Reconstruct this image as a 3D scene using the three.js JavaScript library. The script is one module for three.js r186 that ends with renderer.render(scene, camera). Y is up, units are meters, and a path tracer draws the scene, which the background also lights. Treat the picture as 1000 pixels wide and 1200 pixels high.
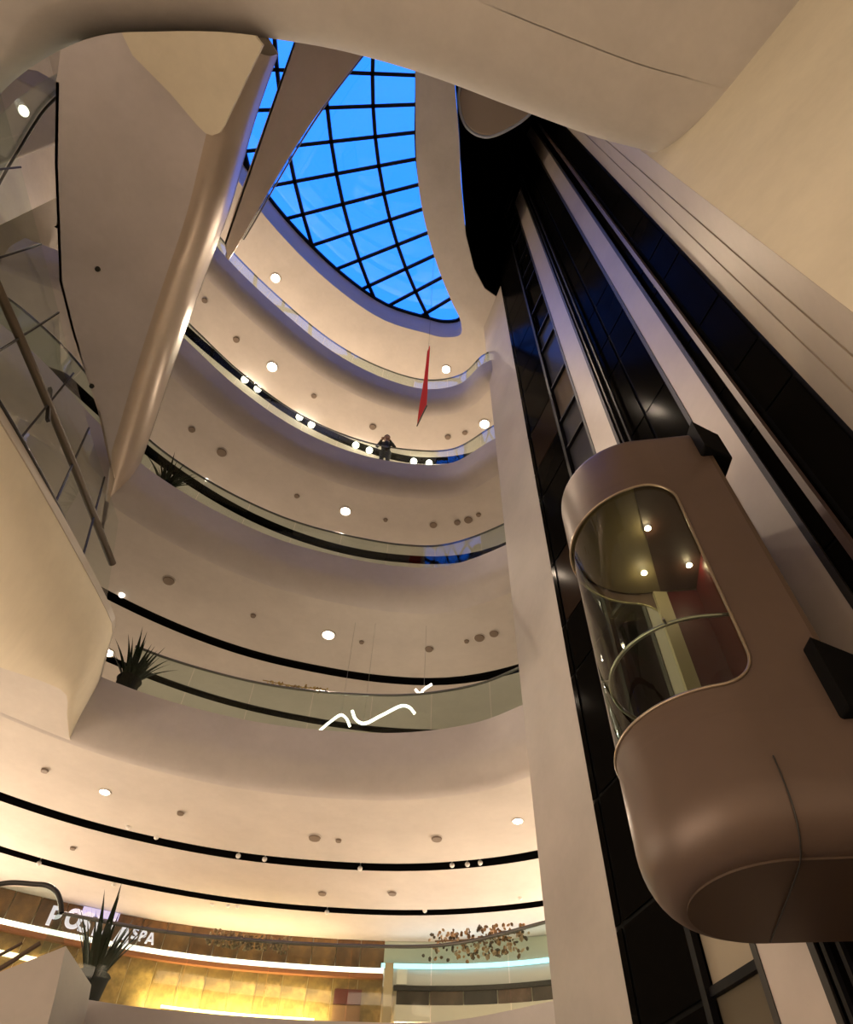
import * as THREE from 'three';
import { mergeGeometries, toCreasedNormals } from 'three/addons/utils/BufferGeometryUtils.js';
import { RoundedBoxGeometry } from 'three/addons/geometries/RoundedBoxGeometry.js';
import { MarchingCubes } from 'three/addons/objects/MarchingCubes.js';
import { FontLoader } from 'three/addons/loaders/FontLoader.js';
import { TextGeometry } from 'three/addons/geometries/TextGeometry.js';
import { RectAreaLightUniformsLib } from 'three/addons/lights/RectAreaLightUniformsLib.js';

// ---------------------------------------------------------------- camera, sky, exposure
const scene = new THREE.Scene();
const renderer = new THREE.WebGLRenderer();
renderer.toneMapping = THREE.LinearToneMapping;
renderer.toneMappingExposure = 1.0;
renderer.shadowMap.enabled = true;
RectAreaLightUniformsLib.init();
scene.background = new THREE.Color().setRGB(0.045, 0.43, 2.4);      // dusk sky

const EYE = 1.6;                                                     // eye height above the ground floor
const camera = new THREE.PerspectiveCamera(2 * Math.atan(600 / 800) * 180 / Math.PI, 1000 / 1200, 0.05, 200);
camera.position.set(0, EYE, 0);
camera.up.set(-0.0470068, 0.59655036, 0.80119787);
camera.lookAt(0, EYE + 0.80208452, -0.59721054);
scene.add(camera);

// main light levels (three.js units)
const WARM = new THREE.Color().setRGB(1.0, 0.79, 0.585);
const FILL = { left: 6.5, 0: 0.4, 1: 36, 2: 2.2, 3: 2.8, 4: 9.5, 5: 14 };      // brightness of the added fill panels by storey
const SPOT = { 1: 50, 2: 28, 3: 32, 4: 64, 5: 72 };                   // ceiling downlights by storey

// ---------------------------------------------------------------- helpers
// plan coordinates: x right, d ahead of the camera, h above the eye
const V = (x, h, d) => new THREE.Vector3(x, h + EYE, -d);
const rnd = (() => { let s = 12345; return () => ((s = (s * 1103515245 + 12345) & 0x7fffffff) / 0x7fffffff); })();
const taken = {};
function numbered(n) { const k = taken[n] = (taken[n] ?? -1) + 1; return k ? `${n}_${String(k).padStart(3, '0')}` : n; }
function mesh(name, geo, mat, parent) {
  const m = new THREE.Mesh(geo, mat); m.castShadow = m.receiveShadow = true;
  m.name = parent ? name : numbered(name); (parent ?? scene).add(m); return m;
}
function tag(o, label, category, group, kind) {
  Object.assign(o.userData, { label }); if (category) o.userData.category = category;
  if (group) o.userData.group = group; if (kind) o.userData.kind = kind; return o;
}
function thing(name, label, category, group, pos) {
  const g = new THREE.Group(); g.name = numbered(name); scene.add(g); if (pos) g.position.copy(pos);
  return tag(g, label, category, group);
}
function struct(name, label) { const g = new THREE.Group(); g.name = numbered(name); scene.add(g); return tag(g, label, null, null, 'structure'); }
function grid(rows, closedU = false, crease = 0.7) {                 // rows of equal-length Vector3 arrays
  const nU = rows[0].length, pos = [], uv = [], idx = [];
  let u0 = 0; const us = [0];
  for (let i = 1; i < nU; i++) us.push(u0 += rows[0][i].distanceTo(rows[0][i - 1]));
  let v0 = 0;
  rows.forEach((r, j) => { if (j) v0 += r[0].distanceTo(rows[j - 1][0]); r.forEach((p, i) => { pos.push(p.x, p.y, p.z); uv.push(us[i], v0); }); });
  for (let j = 0; j + 1 < rows.length; j++) for (let i = 0; i + 1 < nU; i++) {
    const a = j * nU + i, b = a + 1, c = a + nU, e = c + 1; idx.push(a, b, c, b, e, c);
  }
  let g = new THREE.BufferGeometry();
  g.setAttribute('position', new THREE.Float32BufferAttribute(pos, 3)); g.setAttribute('uv', new THREE.Float32BufferAttribute(uv, 2)); g.setIndex(idx);
  g.computeVertexNormals();
  return crease ? toCreasedNormals(g, crease) : g;
}
function smooth(pts, n) { return new THREE.CatmullRomCurve3(pts.map(([x, d]) => new THREE.Vector3(x, 0, d)), false, 'centripetal').getSpacedPoints(n).map(p => [p.x, p.z]); }
function normals(c) {                                                // plan normals, on the far side of a curve running right to left
  return c.map((p, i) => { const a = c[Math.max(0, i - 1)], b = c[Math.min(c.length - 1, i + 1)]; const tx = b[0] - a[0], td = b[1] - a[1], l = Math.hypot(tx, td); return [td / l, -tx / l]; });
}
function offset(c, o) { const n = normals(c); return c.map((p, i) => [p[0] + n[i][0] * o, p[1] + n[i][1] * o]); }
function sweep(c, profile, crease) {                                 // profile: [offset, height]
  const n = normals(c);
  return grid(profile.map(([o, h]) => c.map((p, i) => V(p[0] + n[i][0] * o, h, p[1] + n[i][1] * o))), false, crease);
}
function box(p, q, w, h, roll) {                                     // a bar from p to q
  const L = p.distanceTo(q), g = new THREE.BoxGeometry(w, h, L), m = new THREE.Matrix4();
  const z = q.clone().sub(p).normalize(), up = Math.abs(z.y) > 0.95 ? new THREE.Vector3(...(roll ?? [0, 0, 1])) : new THREE.Vector3(0, 1, 0);
  const x = up.clone().cross(z).normalize(), y = z.clone().cross(x);
  m.makeBasis(x, y, z).setPosition(p.clone().add(q).multiplyScalar(0.5)); g.applyMatrix4(m); return g;
}
function tube(pts, r, seg = 40, rad = 8) { return new THREE.TubeGeometry(new THREE.CatmullRomCurve3(pts), seg, r, rad, false); }
function prism(poly, h0, h1, bevel = 0) {                            // plan polygon between two heights
  const s = new THREE.Shape(poly.map(([x, d]) => new THREE.Vector2(x, d)));
  const g = new THREE.ExtrudeGeometry(s, { depth: h1 - h0 - 2 * bevel, bevelEnabled: bevel > 0, bevelThickness: bevel, bevelSize: bevel, bevelOffset: -bevel, bevelSegments: 3 });
  g.applyMatrix4(new THREE.Matrix4().set(1, 0, 0, 0, 0, 0, 1, h0 + bevel + EYE, 0, -1, 0, 0, 0, 0, 0, 1)); return g;
}
function wallPiece(a, b, h0, h1, t) {                                // upright slab on a plan line, thickness to the right of a->b
  const dx = b[0] - a[0], dd = b[1] - a[1], l = Math.hypot(dx, dd), nx = dd / l * t, nd = -dx / l * t;
  return prism([a, b, [b[0] + nx, b[1] + nd], [a[0] + nx, a[1] + nd]], h0, h1);
}

// ---------------------------------------------------------------- textures and materials
function noiseTex(size, lo, hi, cells, seed) {
  let s = seed; const R = () => ((s = (s * 16807) % 2147483647) / 2147483647);
  const data = new Uint8Array(size * size * 4), layers = cells.map(c => ({ c, v: Array.from({ length: c * c }, R) }));
  for (let y = 0; y < size; y++) for (let x = 0; x < size; x++) {
    let t = 0, w = 0;
    layers.forEach(({ c, v }, k) => {
      const fx = x / size * c, fy = y / size * c, ix = Math.floor(fx), iy = Math.floor(fy), ax = fx - ix, ay = fy - iy, sx = ax * ax * (3 - 2 * ax), sy = ay * ay * (3 - 2 * ay);
      const at = (i, j) => v[((j + c) % c) * c + (i + c) % c], q = 1 / (k + 1);
      t += q * ((at(ix, iy) * (1 - sx) + at(ix + 1, iy) * sx) * (1 - sy) + (at(ix, iy + 1) * (1 - sx) + at(ix + 1, iy + 1) * sx) * sy); w += q;
    });
    const k = Math.round(255 * (lo + (hi - lo) * t / w)), o = (y * size + x) * 4; data[o] = data[o + 1] = data[o + 2] = k; data[o + 3] = 255;
  }
  const tx = new THREE.DataTexture(data, size, size); tx.wrapS = tx.wrapT = THREE.RepeatWrapping; tx.magFilter = THREE.LinearFilter; tx.minFilter = THREE.LinearMipmapLinearFilter; tx.generateMipmaps = true; tx.needsUpdate = true; return tx;
}
const grain = noiseTex(256, 0.9, 1.0, [5, 13, 41, 97], 71); grain.repeat.set(0.2, 0.2); grain.colorSpace = THREE.SRGBColorSpace;
const blotch = noiseTex(256, 0.45, 1.0, [7, 19, 47], 911); blotch.repeat.set(0.6, 0.6); blotch.colorSpace = THREE.SRGBColorSpace;
const fine = noiseTex(128, 0, 1, [31, 61], 313); fine.repeat.set(1.5, 1.5);
const rgb = (r, g, b) => new THREE.Color().setRGB(r, g, b);
const std = (c, roughness, o = {}) => new THREE.MeshStandardMaterial({ color: rgb(...c), roughness, side: THREE.DoubleSide, ...o });
const phys = (c, roughness, spec, o = {}) => new THREE.MeshPhysicalMaterial({ color: rgb(...c), roughness, specularIntensity: spec, side: THREE.DoubleSide, ...o });
const M = {
  plaster: std([0.70, 0.655, 0.61], 0.82, { map: grain, bumpMap: fine, bumpScale: 0.0006 }),
  cream: std([0.80, 0.73, 0.58], 0.75, { map: grain, bumpMap: fine, bumpScale: 0.0006 }),
  fasciaSkyTint: std([0.66, 0.62, 0.605], 0.8, { map: grain, bumpMap: fine, bumpScale: 0.0006 }),  // cooler tone puts the mauve sky light into the gallery edge colour
  bridgeSkyTint: std([0.66, 0.615, 0.62], 0.8, { map: grain, bumpMap: fine, bumpScale: 0.0006 }),  // mauve tone stands in for sky light bounced onto the bridge soffit
  column: std([0.48, 0.435, 0.40], 0.55, { map: grain }),
  clad: std([0.44, 0.38, 0.31], 0.45, { map: grain, metalness: 0.15 }),
  champagne: std([0.62, 0.52, 0.43], 0.34, { map: grain, metalness: 0.35 }),
  stone: std([0.50, 0.45, 0.39], 0.4, { map: grain }),
  black: phys([0.004, 0.004, 0.004], 0.7, 0.2),
  blackGlass: phys([0.004, 0.0035, 0.003], 0.12, 1, { ior: 1.025 }),
  dark: std([0.02, 0.018, 0.016], 0.5),
  steel: std([0.45, 0.44, 0.42], 0.3, { metalness: 0.9 }),
  railing: std([0.16, 0.15, 0.14], 0.35, { metalness: 0.7 }),
  rail: std([0.52, 0.46, 0.42], 0.42, { map: grain, metalness: 0.2 }),
  frame: phys([0.006, 0.006, 0.008], 0.5, 0.25),
  bronze: std([0.135, 0.092, 0.072], 0.42, { metalness: 0.3, map: grain }),
  bronzeDark: std([0.085, 0.055, 0.038], 0.5, { metalness: 0.3 }),
  red: phys([0.055, 0.003, 0.004], 0.45, 0.4),
  olive: std([0.16, 0.13, 0.065], 0.6),
  umber: std([0.035, 0.014, 0.008], 0.5),
  flag: phys([0.5, 0.008, 0.01], 0.9, 0.1),
  leaf: phys([0.010, 0.018, 0.008], 0.6, 0.3),
  pot: phys([0.008, 0.008, 0.008], 0.7, 0.2),
  glass: new THREE.MeshPhysicalMaterial({ color: rgb(0.84, 0.90, 0.87), roughness: 0.02, specularIntensity: 0.65, transmission: 1, thickness: 0, ior: 1.5, side: THREE.DoubleSide }),
  skyGlass: new THREE.MeshPhysicalMaterial({ color: rgb(0.96, 0.98, 1), roughness: 0.0, transmission: 1, thickness: 0, ior: 1.45, side: THREE.DoubleSide }),
  carGlass: new THREE.MeshPhysicalMaterial({ color: rgb(0.72, 0.78, 0.66), roughness: 0.02, transmission: 1, thickness: 0, ior: 1.5, side: THREE.DoubleSide }),
  lampHot: new THREE.MeshStandardMaterial({ color: 0xffffff, emissive: rgb(1, 0.86, 0.66), emissiveIntensity: 9 }),
  lampSoft: new THREE.MeshStandardMaterial({ color: 0xffffff, emissive: rgb(1, 0.88, 0.74), emissiveIntensity: 3 }),
};
const glow = (c, k, rest = {}) => new THREE.MeshStandardMaterial({ color: rgb(...c), emissive: rgb(...c), emissiveIntensity: k, roughness: 0.6, side: THREE.DoubleSide, ...rest });
const aim = (l, at, to) => { l.position.copy(at); scene.add(l); l.lookAt(to); l.castShadow = true; return l; };

// ---------------------------------------------------------------- gallery storeys
const RIGHT = [[4.7, 8.4], [3.3, 9.95]];
const LEVELS = {
  1: { h: 3.6, name: 'first', c: [...RIGHT, [2.11, 10.99], [0.6, 12.02], [-0.91, 12.22], [-2.19, 12.21], [-3.69, 12.06], [-5.02, 11.66], [-7.2, 10.6], [-9.5, 9.0], [-12.5, 6.5]] },
  2: { h: 8.6, name: 'second', c: [...RIGHT, [2.07, 11.04], [1.24, 11.65], [-0.14, 12.1], [-1.56, 12.18], [-3.31, 11.99], [-4.97, 11.45], [-6.02, 10.9], [-7.4, 9.9], [-9.6, 8.2], [-12.5, 5.8]] },
  3: { h: 13.6, name: 'third', c: [...RIGHT, [2.01, 11.1], [0.52, 11.89], [-0.61, 11.96], [-2.18, 11.71], [-3.71, 11.25], [-5.34, 10.36], [-6.77, 9.19], [-7.7, 7.9], [-8.5, 6.5], [-9.6, 5.3], [-11.5, 4.4]] },
  4: { h: 18.6, name: 'fourth', c: [...RIGHT, [1.9, 10.95], [0.75, 11.82], [-0.62, 11.93], [-2.27, 11.66], [-4.13, 10.85], [-5.84, 9.53], [-7.14, 8.1], [-8.6, 6.4], [-11.0, 5.4]] },
  5: { h: 23.6, name: 'fifth', c: [...RIGHT, [1.85, 10.6], [1.06, 11.45], [-0.22, 11.75], [-1.84, 11.38], [-3.73, 10.41], [-5.77, 8.69], [-7.29, 7.09], [-8.8, 5.0], [-11.0, 3.8]] },
};
const fasciaProfile = (h, drop = 1.2, r = 0.5, top = 0) => {
  const p = [[top, h], [0, h], [0, h - drop + r * 1.1]];
  for (let k = 1; k <= 8; k++) { const a = k / 8 * Math.PI / 2; p.push([r * (1 - Math.cos(a)), h - drop + r * 1.1 * (1 - Math.sin(a))]); }
  return p;
};
for (const L of Object.values(LEVELS)) L.curve = smooth(L.c, 96);
const SLOT = { 2: [[3.02, 3.36], [5.25, 5.55]], 3: [[2.98, 3.3], [5.3, 5.6]], 4: [[2.85, 3.2]], 5: [[2.3, 2.62]] };   // slots in the soffit under a slab
for (const [k, L] of Object.entries(LEVELS)) {
  const g = struct('gallery_floor', `curved ${L.name} storey gallery floor with rounded pale edge`), h = L.h, s = h - 1.2, c = L.curve;
  mesh('floor_surface', sweep(c, [[0.05, h], [7.3, h]]), M.stone, g);
  mesh('fascia', sweep(c, fasciaProfile(h, 1.2, 0.5, 0.06), 0.9), M.fasciaSkyTint, g);
  const cuts = [0.5, ...(SLOT[k] ?? []).flat(), 7.3];
  for (let i = 0; i < cuts.length; i += 2) mesh('soffit', sweep(c, [[cuts[i], s], [cuts[i + 1], s]]), M.plaster, g);
  for (const [a, b] of SLOT[k] ?? []) mesh('ceiling_slot', sweep(c, [[a, s], [a, s + 0.16], [b, s + 0.16], [b, s]], 0.3), M.black, g);
}
// glass balustrades with one pane per bay
function balustrade(c, h, label, opt = {}) {
  const g = thing('glass_balustrade', label, 'balustrade', opt.group), H = opt.H ?? 1.05, o = opt.o ?? 0.1, per = opt.per ?? 6;
  const cc = offset(c, o), b = opt.base ?? 0;
  for (let i = 0; i + 1 < cc.length; i += per) {
    const seg = cc.slice(i, Math.min(cc.length, i + per + 1)); if (seg.length < 2) continue;
    const t = seg.map(p => [...p]); const n = normals(seg);
    t[0] = [t[0][0] + (t[1][0] - t[0][0]) * 0.05, t[0][1] + (t[1][1] - t[0][1]) * 0.05];
    const row = (oo, hh) => t.map((p, k) => V(p[0] + n[k][0] * oo, hh, p[1] + n[k][1] * oo));
    mesh('glass_pane', grid([row(0, h + b), row(0, h + H), row(0.014, h + H), row(0.014, h + b)], false, 0.4), M.glass, g);
  }
  mesh('handrail', tube(offset(c, o + 0.05).map(p => V(p[0], h + H + 0.03, p[1])), 0.028, 120, 8), opt.railMat ?? M.railing, g);
  return g;
}
const clip = (c, x0, x1) => c.filter(p => p[0] > x0 && p[0] < x1);
balustrade(clip(LEVELS[1].curve, -5.6, 2.6), 3.6, 'curved glass balustrade in front of the gold lit spa shop');
balustrade(clip(LEVELS[2].curve, -6.1, 2.6), 8.6, 'curved glass balustrade with white squiggle reflection tubes behind it');
balustrade(clip(LEVELS[3].curve, -11.5, 2.6), 13.6, 'curved glass balustrade with a blue glow near the pale column');
balustrade(clip(LEVELS[4].curve, -8, 2.6), 18.6, 'curved glass balustrade that the person leans over');
balustrade(clip(LEVELS[5].curve, -8, 2.6), 23.6, 'curved glass balustrade of the topmost gallery under the skylight');

// unseen glowing panels with area lights, added to light the galleries
function fillPanel(k, x, d, tx, td, w, hb, ht) {
  const a = V(x, (hb + ht) / 2, d), to = V(tx, (hb + ht) / 2, td), dir = to.clone().sub(a).normalize();
  const q = mesh('fill_panel', new THREE.PlaneGeometry(w, ht - hb), glow([1, 0.78, 0.55], 0.9));
  q.position.copy(a); q.lookAt(to); tag(q, null, null, null, 'structure'); delete q.userData.label;
  const l = new THREE.RectAreaLight(WARM, FILL[k], w, ht - hb); aim(l, a.clone().addScaledVector(dir, 0.06), to);
}
for (const k of [0, 1, 2, 3, 4, 5]) {
  const L = LEVELS[k] ?? { h: -1.6, curve: LEVELS[1].curve }, c = L.curve, back = offset(c, 7.2), n = normals(c);
  const w = struct('wall_back', `curved back wall of the ${L.name ?? 'ground'} storey gallery`);
  mesh('wall_surface', sweep(c, [[7.25, L.h], [7.25, L.h + 3.95]]), M.cream, w);
  for (const f of [0.22, 0.36, 0.5, 0.64, 0.78]) { const i = Math.round(f * 96), p = back[i]; fillPanel(k, p[0], p[1], c[i][0], c[i][1], 2.6, L.h + 0.1, L.h + 1.75); }
}

// ---------------------------------------------------------------- ground floor, outer walls, roof
const ground = mesh('floor', prism([[-22, -10], [12, -10], [12, 22], [-22, 22]], -1.9, -1.6), M.stone); tag(ground, 'pale polished stone ground floor of the atrium', null, null, 'structure');
for (const [n, a, b] of [['wall_left', [-22, -10], [-22, 22]], ['wall_far', [-22, 22], [12, 22]], ['wall_right', [12, 22], [12, -10]], ['wall_near', [12, -10], [-22, -10]]])
  tag(mesh(n, wallPiece(a, b, -1.6, 29.2, -0.3), M.cream), 'plain pale outer wall of the mall', null, null, 'structure');
const skyHole = [[1.09, 11.14], [0.4, 11.3], [-0.36, 11.16], [-2.16, 10.67], [-3.9, 9.57], [-5.53, 8.12], [-7.03, 6.39], [-8.3, 4.3], [-8.8, 2.0], [-8.2, 0], [-6.5, -1.6], [-4, -2.2], [-2, -1.8], [-1.25, -0.3], [-1.09, 1.79], [-0.97, 4.66], [-0.74, 6.11], [-0.4, 7.33], [0.06, 8.56], [0.65, 9.81], [1.04, 10.55]];
const shaftHole = [[0.2, 1.2], [0.27, 2.1], [0.53, 3.77], [0.73, 5.45], [1.01, 7.11], [1.44, 8.39], [1.92, 9.15], [2.45, 9.48], [3.1, 9.2], [5.0, 3.3], [4.2, 1.75], [3.2, 1.0]];
const holePts = pts => new THREE.CatmullRomCurve3(pts.map(p => new THREE.Vector3(p[0], 0, p[1])), true, 'centripetal').getPoints(pts.length * 4).map(p => [p.x, p.z]);
{
  const s = new THREE.Shape([[-22, -10], [12, -10], [12, 22], [-22, 22]].map(p => new THREE.Vector2(...p)));
  s.holes.push(new THREE.Path(holePts(skyHole).map(p => new THREE.Vector2(...p))), new THREE.Path(shaftHole.map(p => new THREE.Vector2(...p))));
  const g = new THREE.ExtrudeGeometry(s, { depth: 1.6, bevelEnabled: false });
  g.applyMatrix4(new THREE.Matrix4().set(1, 0, 0, 0, 0, 0, 1, 27.6 + EYE, 0, -1, 0, 0, 0, 0, 0, 1));
  tag(mesh('ceiling', toCreasedNormals(g, 0.6), M.plaster), 'pale roof ceiling around the curved skylight opening', null, null, 'structure');
  const ov = struct('wall_shaft_head', 'black lining of the elevator shaft head above the ceiling');
  const ring = [...shaftHole, shaftHole[0]].map(p => [2.2 + (p[0] - 2.2) * 0.985, 5 + (p[1] - 5) * 0.99]);
  mesh('lining', grid([ring.map(p => V(p[0], 27.58, p[1])), ring.map(p => V(p[0], 37, p[1]))], false, 0.5), M.black, ov);
  mesh('cap', prism(shaftHole, 37, 37.2), M.black, ov);
}
// skylight: bars and panes on a gently fanned grid
{
  const sk = thing('skylight', 'glass roof skylight with black glazing bars and blue dusk sky', 'skylight');
  const S = (i, j) => [-6.175 + 1.735 * i + 0.029 * j - 0.023 * i * j + 0.03 * j * j, 2.144 - 0.011 * i + 1.249 * j - 0.113 * i * j - 0.005 * j * j];
  const inside = (x, d) => { let r = false; for (let a = 0, b = skyHole.length - 1; a < skyHole.length; b = a++) { const [x1, y1] = skyHole[a], [x2, y2] = skyHole[b]; if ((y1 > d) !== (y2 > d) && x < (x2 - x1) * (d - y1) / (y2 - y1) + x1) r = !r; } return r; };
  const keep = new Set();
  for (let i = -2; i < 5; i++) for (let j = -4; j < 12; j++) {
    let hit = false; for (let a = 0; a <= 6; a++) for (let b = 0; b <= 6; b++) { const [x, d] = S(i + a / 6, j + b / 6); if (inside(x, d)) hit = true; }
    if (!hit) continue; keep.add(`${i},${j}`);
    const q = [S(i, j), S(i + 1, j), S(i + 1, j + 1), S(i, j + 1)];
    mesh('glass_pane', prism(q, 29.27, 29.285), M.skyGlass, sk);
  }
  const has = (i, j) => keep.has(`${i},${j}`);
  const bar = (a, b, w) => mesh('glazing_bar', box(V(a[0], 29.3, a[1]), V(b[0], 29.3, b[1]), w, 0.16), M.frame, sk);
  for (let i = -2; i <= 5; i++) for (let j = -4; j <= 12; j++) {
    if (has(i, j) || has(i - 1, j)) bar(S(i, j), S(i, j + 1), 0.13);
    if (has(i, j) || has(i, j - 1)) bar(S(i, j), S(i + 1, j), 0.12);
  }
  const rim = holePts(skyHole); rim.push(rim[0]);
  mesh('edge_frame', grid([[0.0, 29.2], [0.0, 29.34], [0.12, 29.34], [0.12, 29.2], [0, 29.2]].map(([o, h]) => rim.map(p => { const l = Math.hypot(p[0] + 3, p[1] - 4.5); return V(p[0] - (p[0] + 3) / l * o, h, p[1] - (p[1] - 4.5) / l * o); })), false, 0.4), M.frame, sk);
}

// ---------------------------------------------------------------- third storey slab overhead, right wall, column
const nearC = smooth([[-14.5, 6.6], [-10.2, 4.0], [-8.7, 2.5], [-7.7, 1.53], [-6.6, 0.91], [-5.7, 0.62], [-4.9, 0.55], [-3.74, 0.51], [-2.8, 0.57], [-1.76, 0.68], [-0.34, 0.96], [1.13, 1.36], [2.66, 1.76], [3.63, 1.94], [4.6, 2.15]], 96);
{
  const g = struct('gallery_floor', 'pale third storey slab overhead with a wide rounded nose');
  const prof = [[0.06, 13.6], [0, 13.58]];
  for (let k = 0; k <= 14; k++) { const a = k / 14 * Math.PI / 2; prof.push([1.15 * (1 - Math.cos(a)), 12.4 + 1.12 * (1 - Math.sin(a))]); }
  prof.push([1.17, 12.4]);
  mesh('fascia', sweep(nearC, prof, 0.9), M.plaster, g);
  const inner = offset(nearC, 1.16);
  mesh('soffit', prism([...inner, [5.6, 0.6], [5.6, -9.7], [-16, -9.7], [-16, 5.2]], 12.4, 12.55), M.plaster, g);
  mesh('floor_surface', prism([...offset(nearC, 0.05), [5.6, 1.6], [5.6, -9.7], [-16, -9.7], [-16, 6.4]], 13.45, 13.6), M.stone, g);
}
{ // lower storeys stand back behind the viewer
  for (const [h, e, n] of [[3.6, -3.2, 'first'], [8.6, -2.6, 'second']]) {
    const g = struct('gallery_floor', `pale ${n} storey slab behind the viewer`);
    mesh('slab', prism([[-21.9, -9.7], [6.5, -9.7], [6.5, e], [-21.9, e]], h - 1.2, h, 0.12), M.plaster, g);
  }
  for (const x of [-9, -4.2, 0.6, 5.4]) fillPanel(0, x, -9.6, x, 0, 4.4, -1.5, 2.2);  // unseen panels behind the viewer, added as ground floor fill light
  for (const d of [-6, -1, 4]) fillPanel('left', -13.4, d, 0, d, 4.4, -1.5, 2.2);  // unseen panels on the left, added to brighten the right wall
  for (const x of [-9, -3, 3]) { fillPanel(2, x, -9.6, x, 0, 3.4, 3.8, 6.2); fillPanel(2, x, -9.6, x, 0, 3.4, 8.8, 11.2); }
}
{
  const w = struct('wall_right_side', 'cream plaster wall beside the elevator shaft');
  mesh('wall_surface', wallPiece([3.6, 2.0], [4.44, 0.67], -1.6, 29, -0.3), M.cream, w);
  mesh('wall_surface', wallPiece([4.44, 0.67], [8.6, -6.0], -1.6, 29, -0.3), M.cream, w);
  const j = struct('wall_jamb', 'brown grey ribbed cladding between black shaft glass and cream wall');
  const A = [4.30, 3.33], B = [3.6, 2.0], cuts = [0, 0.36, 0.42, 0.66, 0.70, 1.0];
  const at = t => [A[0] + (B[0] - A[0]) * t, A[1] + (B[1] - A[1]) * t];
  for (let i = 0; i + 1 < cuts.length; i++) { const e = 0.004; const p = at(cuts[i] + e), q = at(cuts[i + 1] - e), s = i % 2 ? -0.02 : 0; mesh('panel', wallPiece([p[0] - s, p[1]], [q[0] - s, q[1]], -1.6, 36, -0.12), M.clad, j); }
  mesh('backing', wallPiece([A[0] + 0.1, A[1]], [B[0] + 0.1, B[1]], -1.6, 36, -0.15), M.dark, j);
  const c = mesh('wall_column', prism([[2.03, 10.78], [2.56, 9.02], [2.86, 9.1], [2.5, 10.95]], -1.6, 27.62, 0.015), M.column);
  tag(c, 'tall flat pale column where the galleries meet the elevator shaft', null, null, 'structure');
}

// ---------------------------------------------------------------- left wings and bridges
{ // second storey wing: sloping pale underside
  const top = smooth([[-6.3, 11.05], [-5.85, 9.95], [-5.54, 9.2], [-5.57, 8.6], [-5.95, 6.09], [-6.19, 4.86], [-6.6, 3.0], [-7.0, 0.8]], 40);
  const bot = smooth([[-6.36, 11.05], [-6.22, 10.4], [-6.08, 9.75], [-6.35, 9.5], [-7.0, 9.16], [-7.9, 8.6], [-9.2, 7.8], [-11, 6.6]], 40);
  const g = struct('gallery_floor', 'cream second storey wing with sloping underside on the left');
  const rows = []; for (let k = 0; k <= 8; k++) { const t = k / 8, e = Math.sin(t * Math.PI / 2); rows.push(top.map((p, i) => { const q = bot[i], u = t * t; return V(p[0] + (q[0] - p[0]) * u, 8.6 - 1.2 * e * 0.999, p[1] + (q[1] - p[1]) * u); })); }
  mesh('fascia', grid(rows, false, 1.0), M.cream, g);
  mesh('floor_surface', prism([...top, [-21.9, 0.8], [-21.9, 11.05]], 8.45, 8.6), M.stone, g);
  mesh('soffit', prism([...bot, ...offset(LEVELS[2].curve, 0.9).filter(p => p[0] < -6.2 && p[0] > -12.6).reverse()], 7.41, 7.5), M.plaster, g);
  // inclined glass screen from the wing edge up to the third storey soffit
  const sc = thing('glass_screen', 'inclined greenish glass screen with brown rail above the cream wing', 'glass screen');
  const base = smooth([[-5.66, 8.9], [-5.95, 6.09], [-6.19, 4.86], [-6.6, 3.0], [-7.0, 0.8]], 7), head = smooth([[-7.12, 9.9], [-7.17, 6.62], [-7.1, 5.0], [-7.05, 3.4], [-7.0, 1.2]], 7);
  const mid = (i, t) => V(base[i][0] + (head[i][0] - base[i][0]) * t, 8.62 + (12.36 - 8.62) * t, base[i][1] + (head[i][1] - base[i][1]) * t);
  for (let i = 0; i < 7; i++) {
    const f = (a, t) => { const p = mid(i, t), q = mid(i + 1, t); return p.lerp(q, a); };
    for (const [t0, t1] of [[0, 0.44], [0.46, 1]]) mesh('glass_pane', grid([[f(0.012, t0), f(0.988, t0)], [f(0.012, t1), f(0.988, t1)]], false, 0), M.glass, sc);
  }
  for (let i = 1; i < 7; i++) mesh('joint_bar', box(mid(i, 0), mid(i, 1), 0.03, 0.03), M.dark, sc);
  mesh('transom', tube(base.map((p, i) => mid(i, 0.45)), 0.075, 40, 8), std([0.10, 0.075, 0.05], 0.4), sc);
  mesh('sill', tube(base.map((p, i) => mid(i, 0)), 0.03, 40, 6), M.dark, sc);
  mesh('strut', box(mid(3, 0.45).add(new THREE.Vector3(0.25, -0.55, 0)), mid(3, 0.45).add(new THREE.Vector3(-0.35, 0.75, -0.1)), 0.06, 0.06), M.dark, sc);
}
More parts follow.
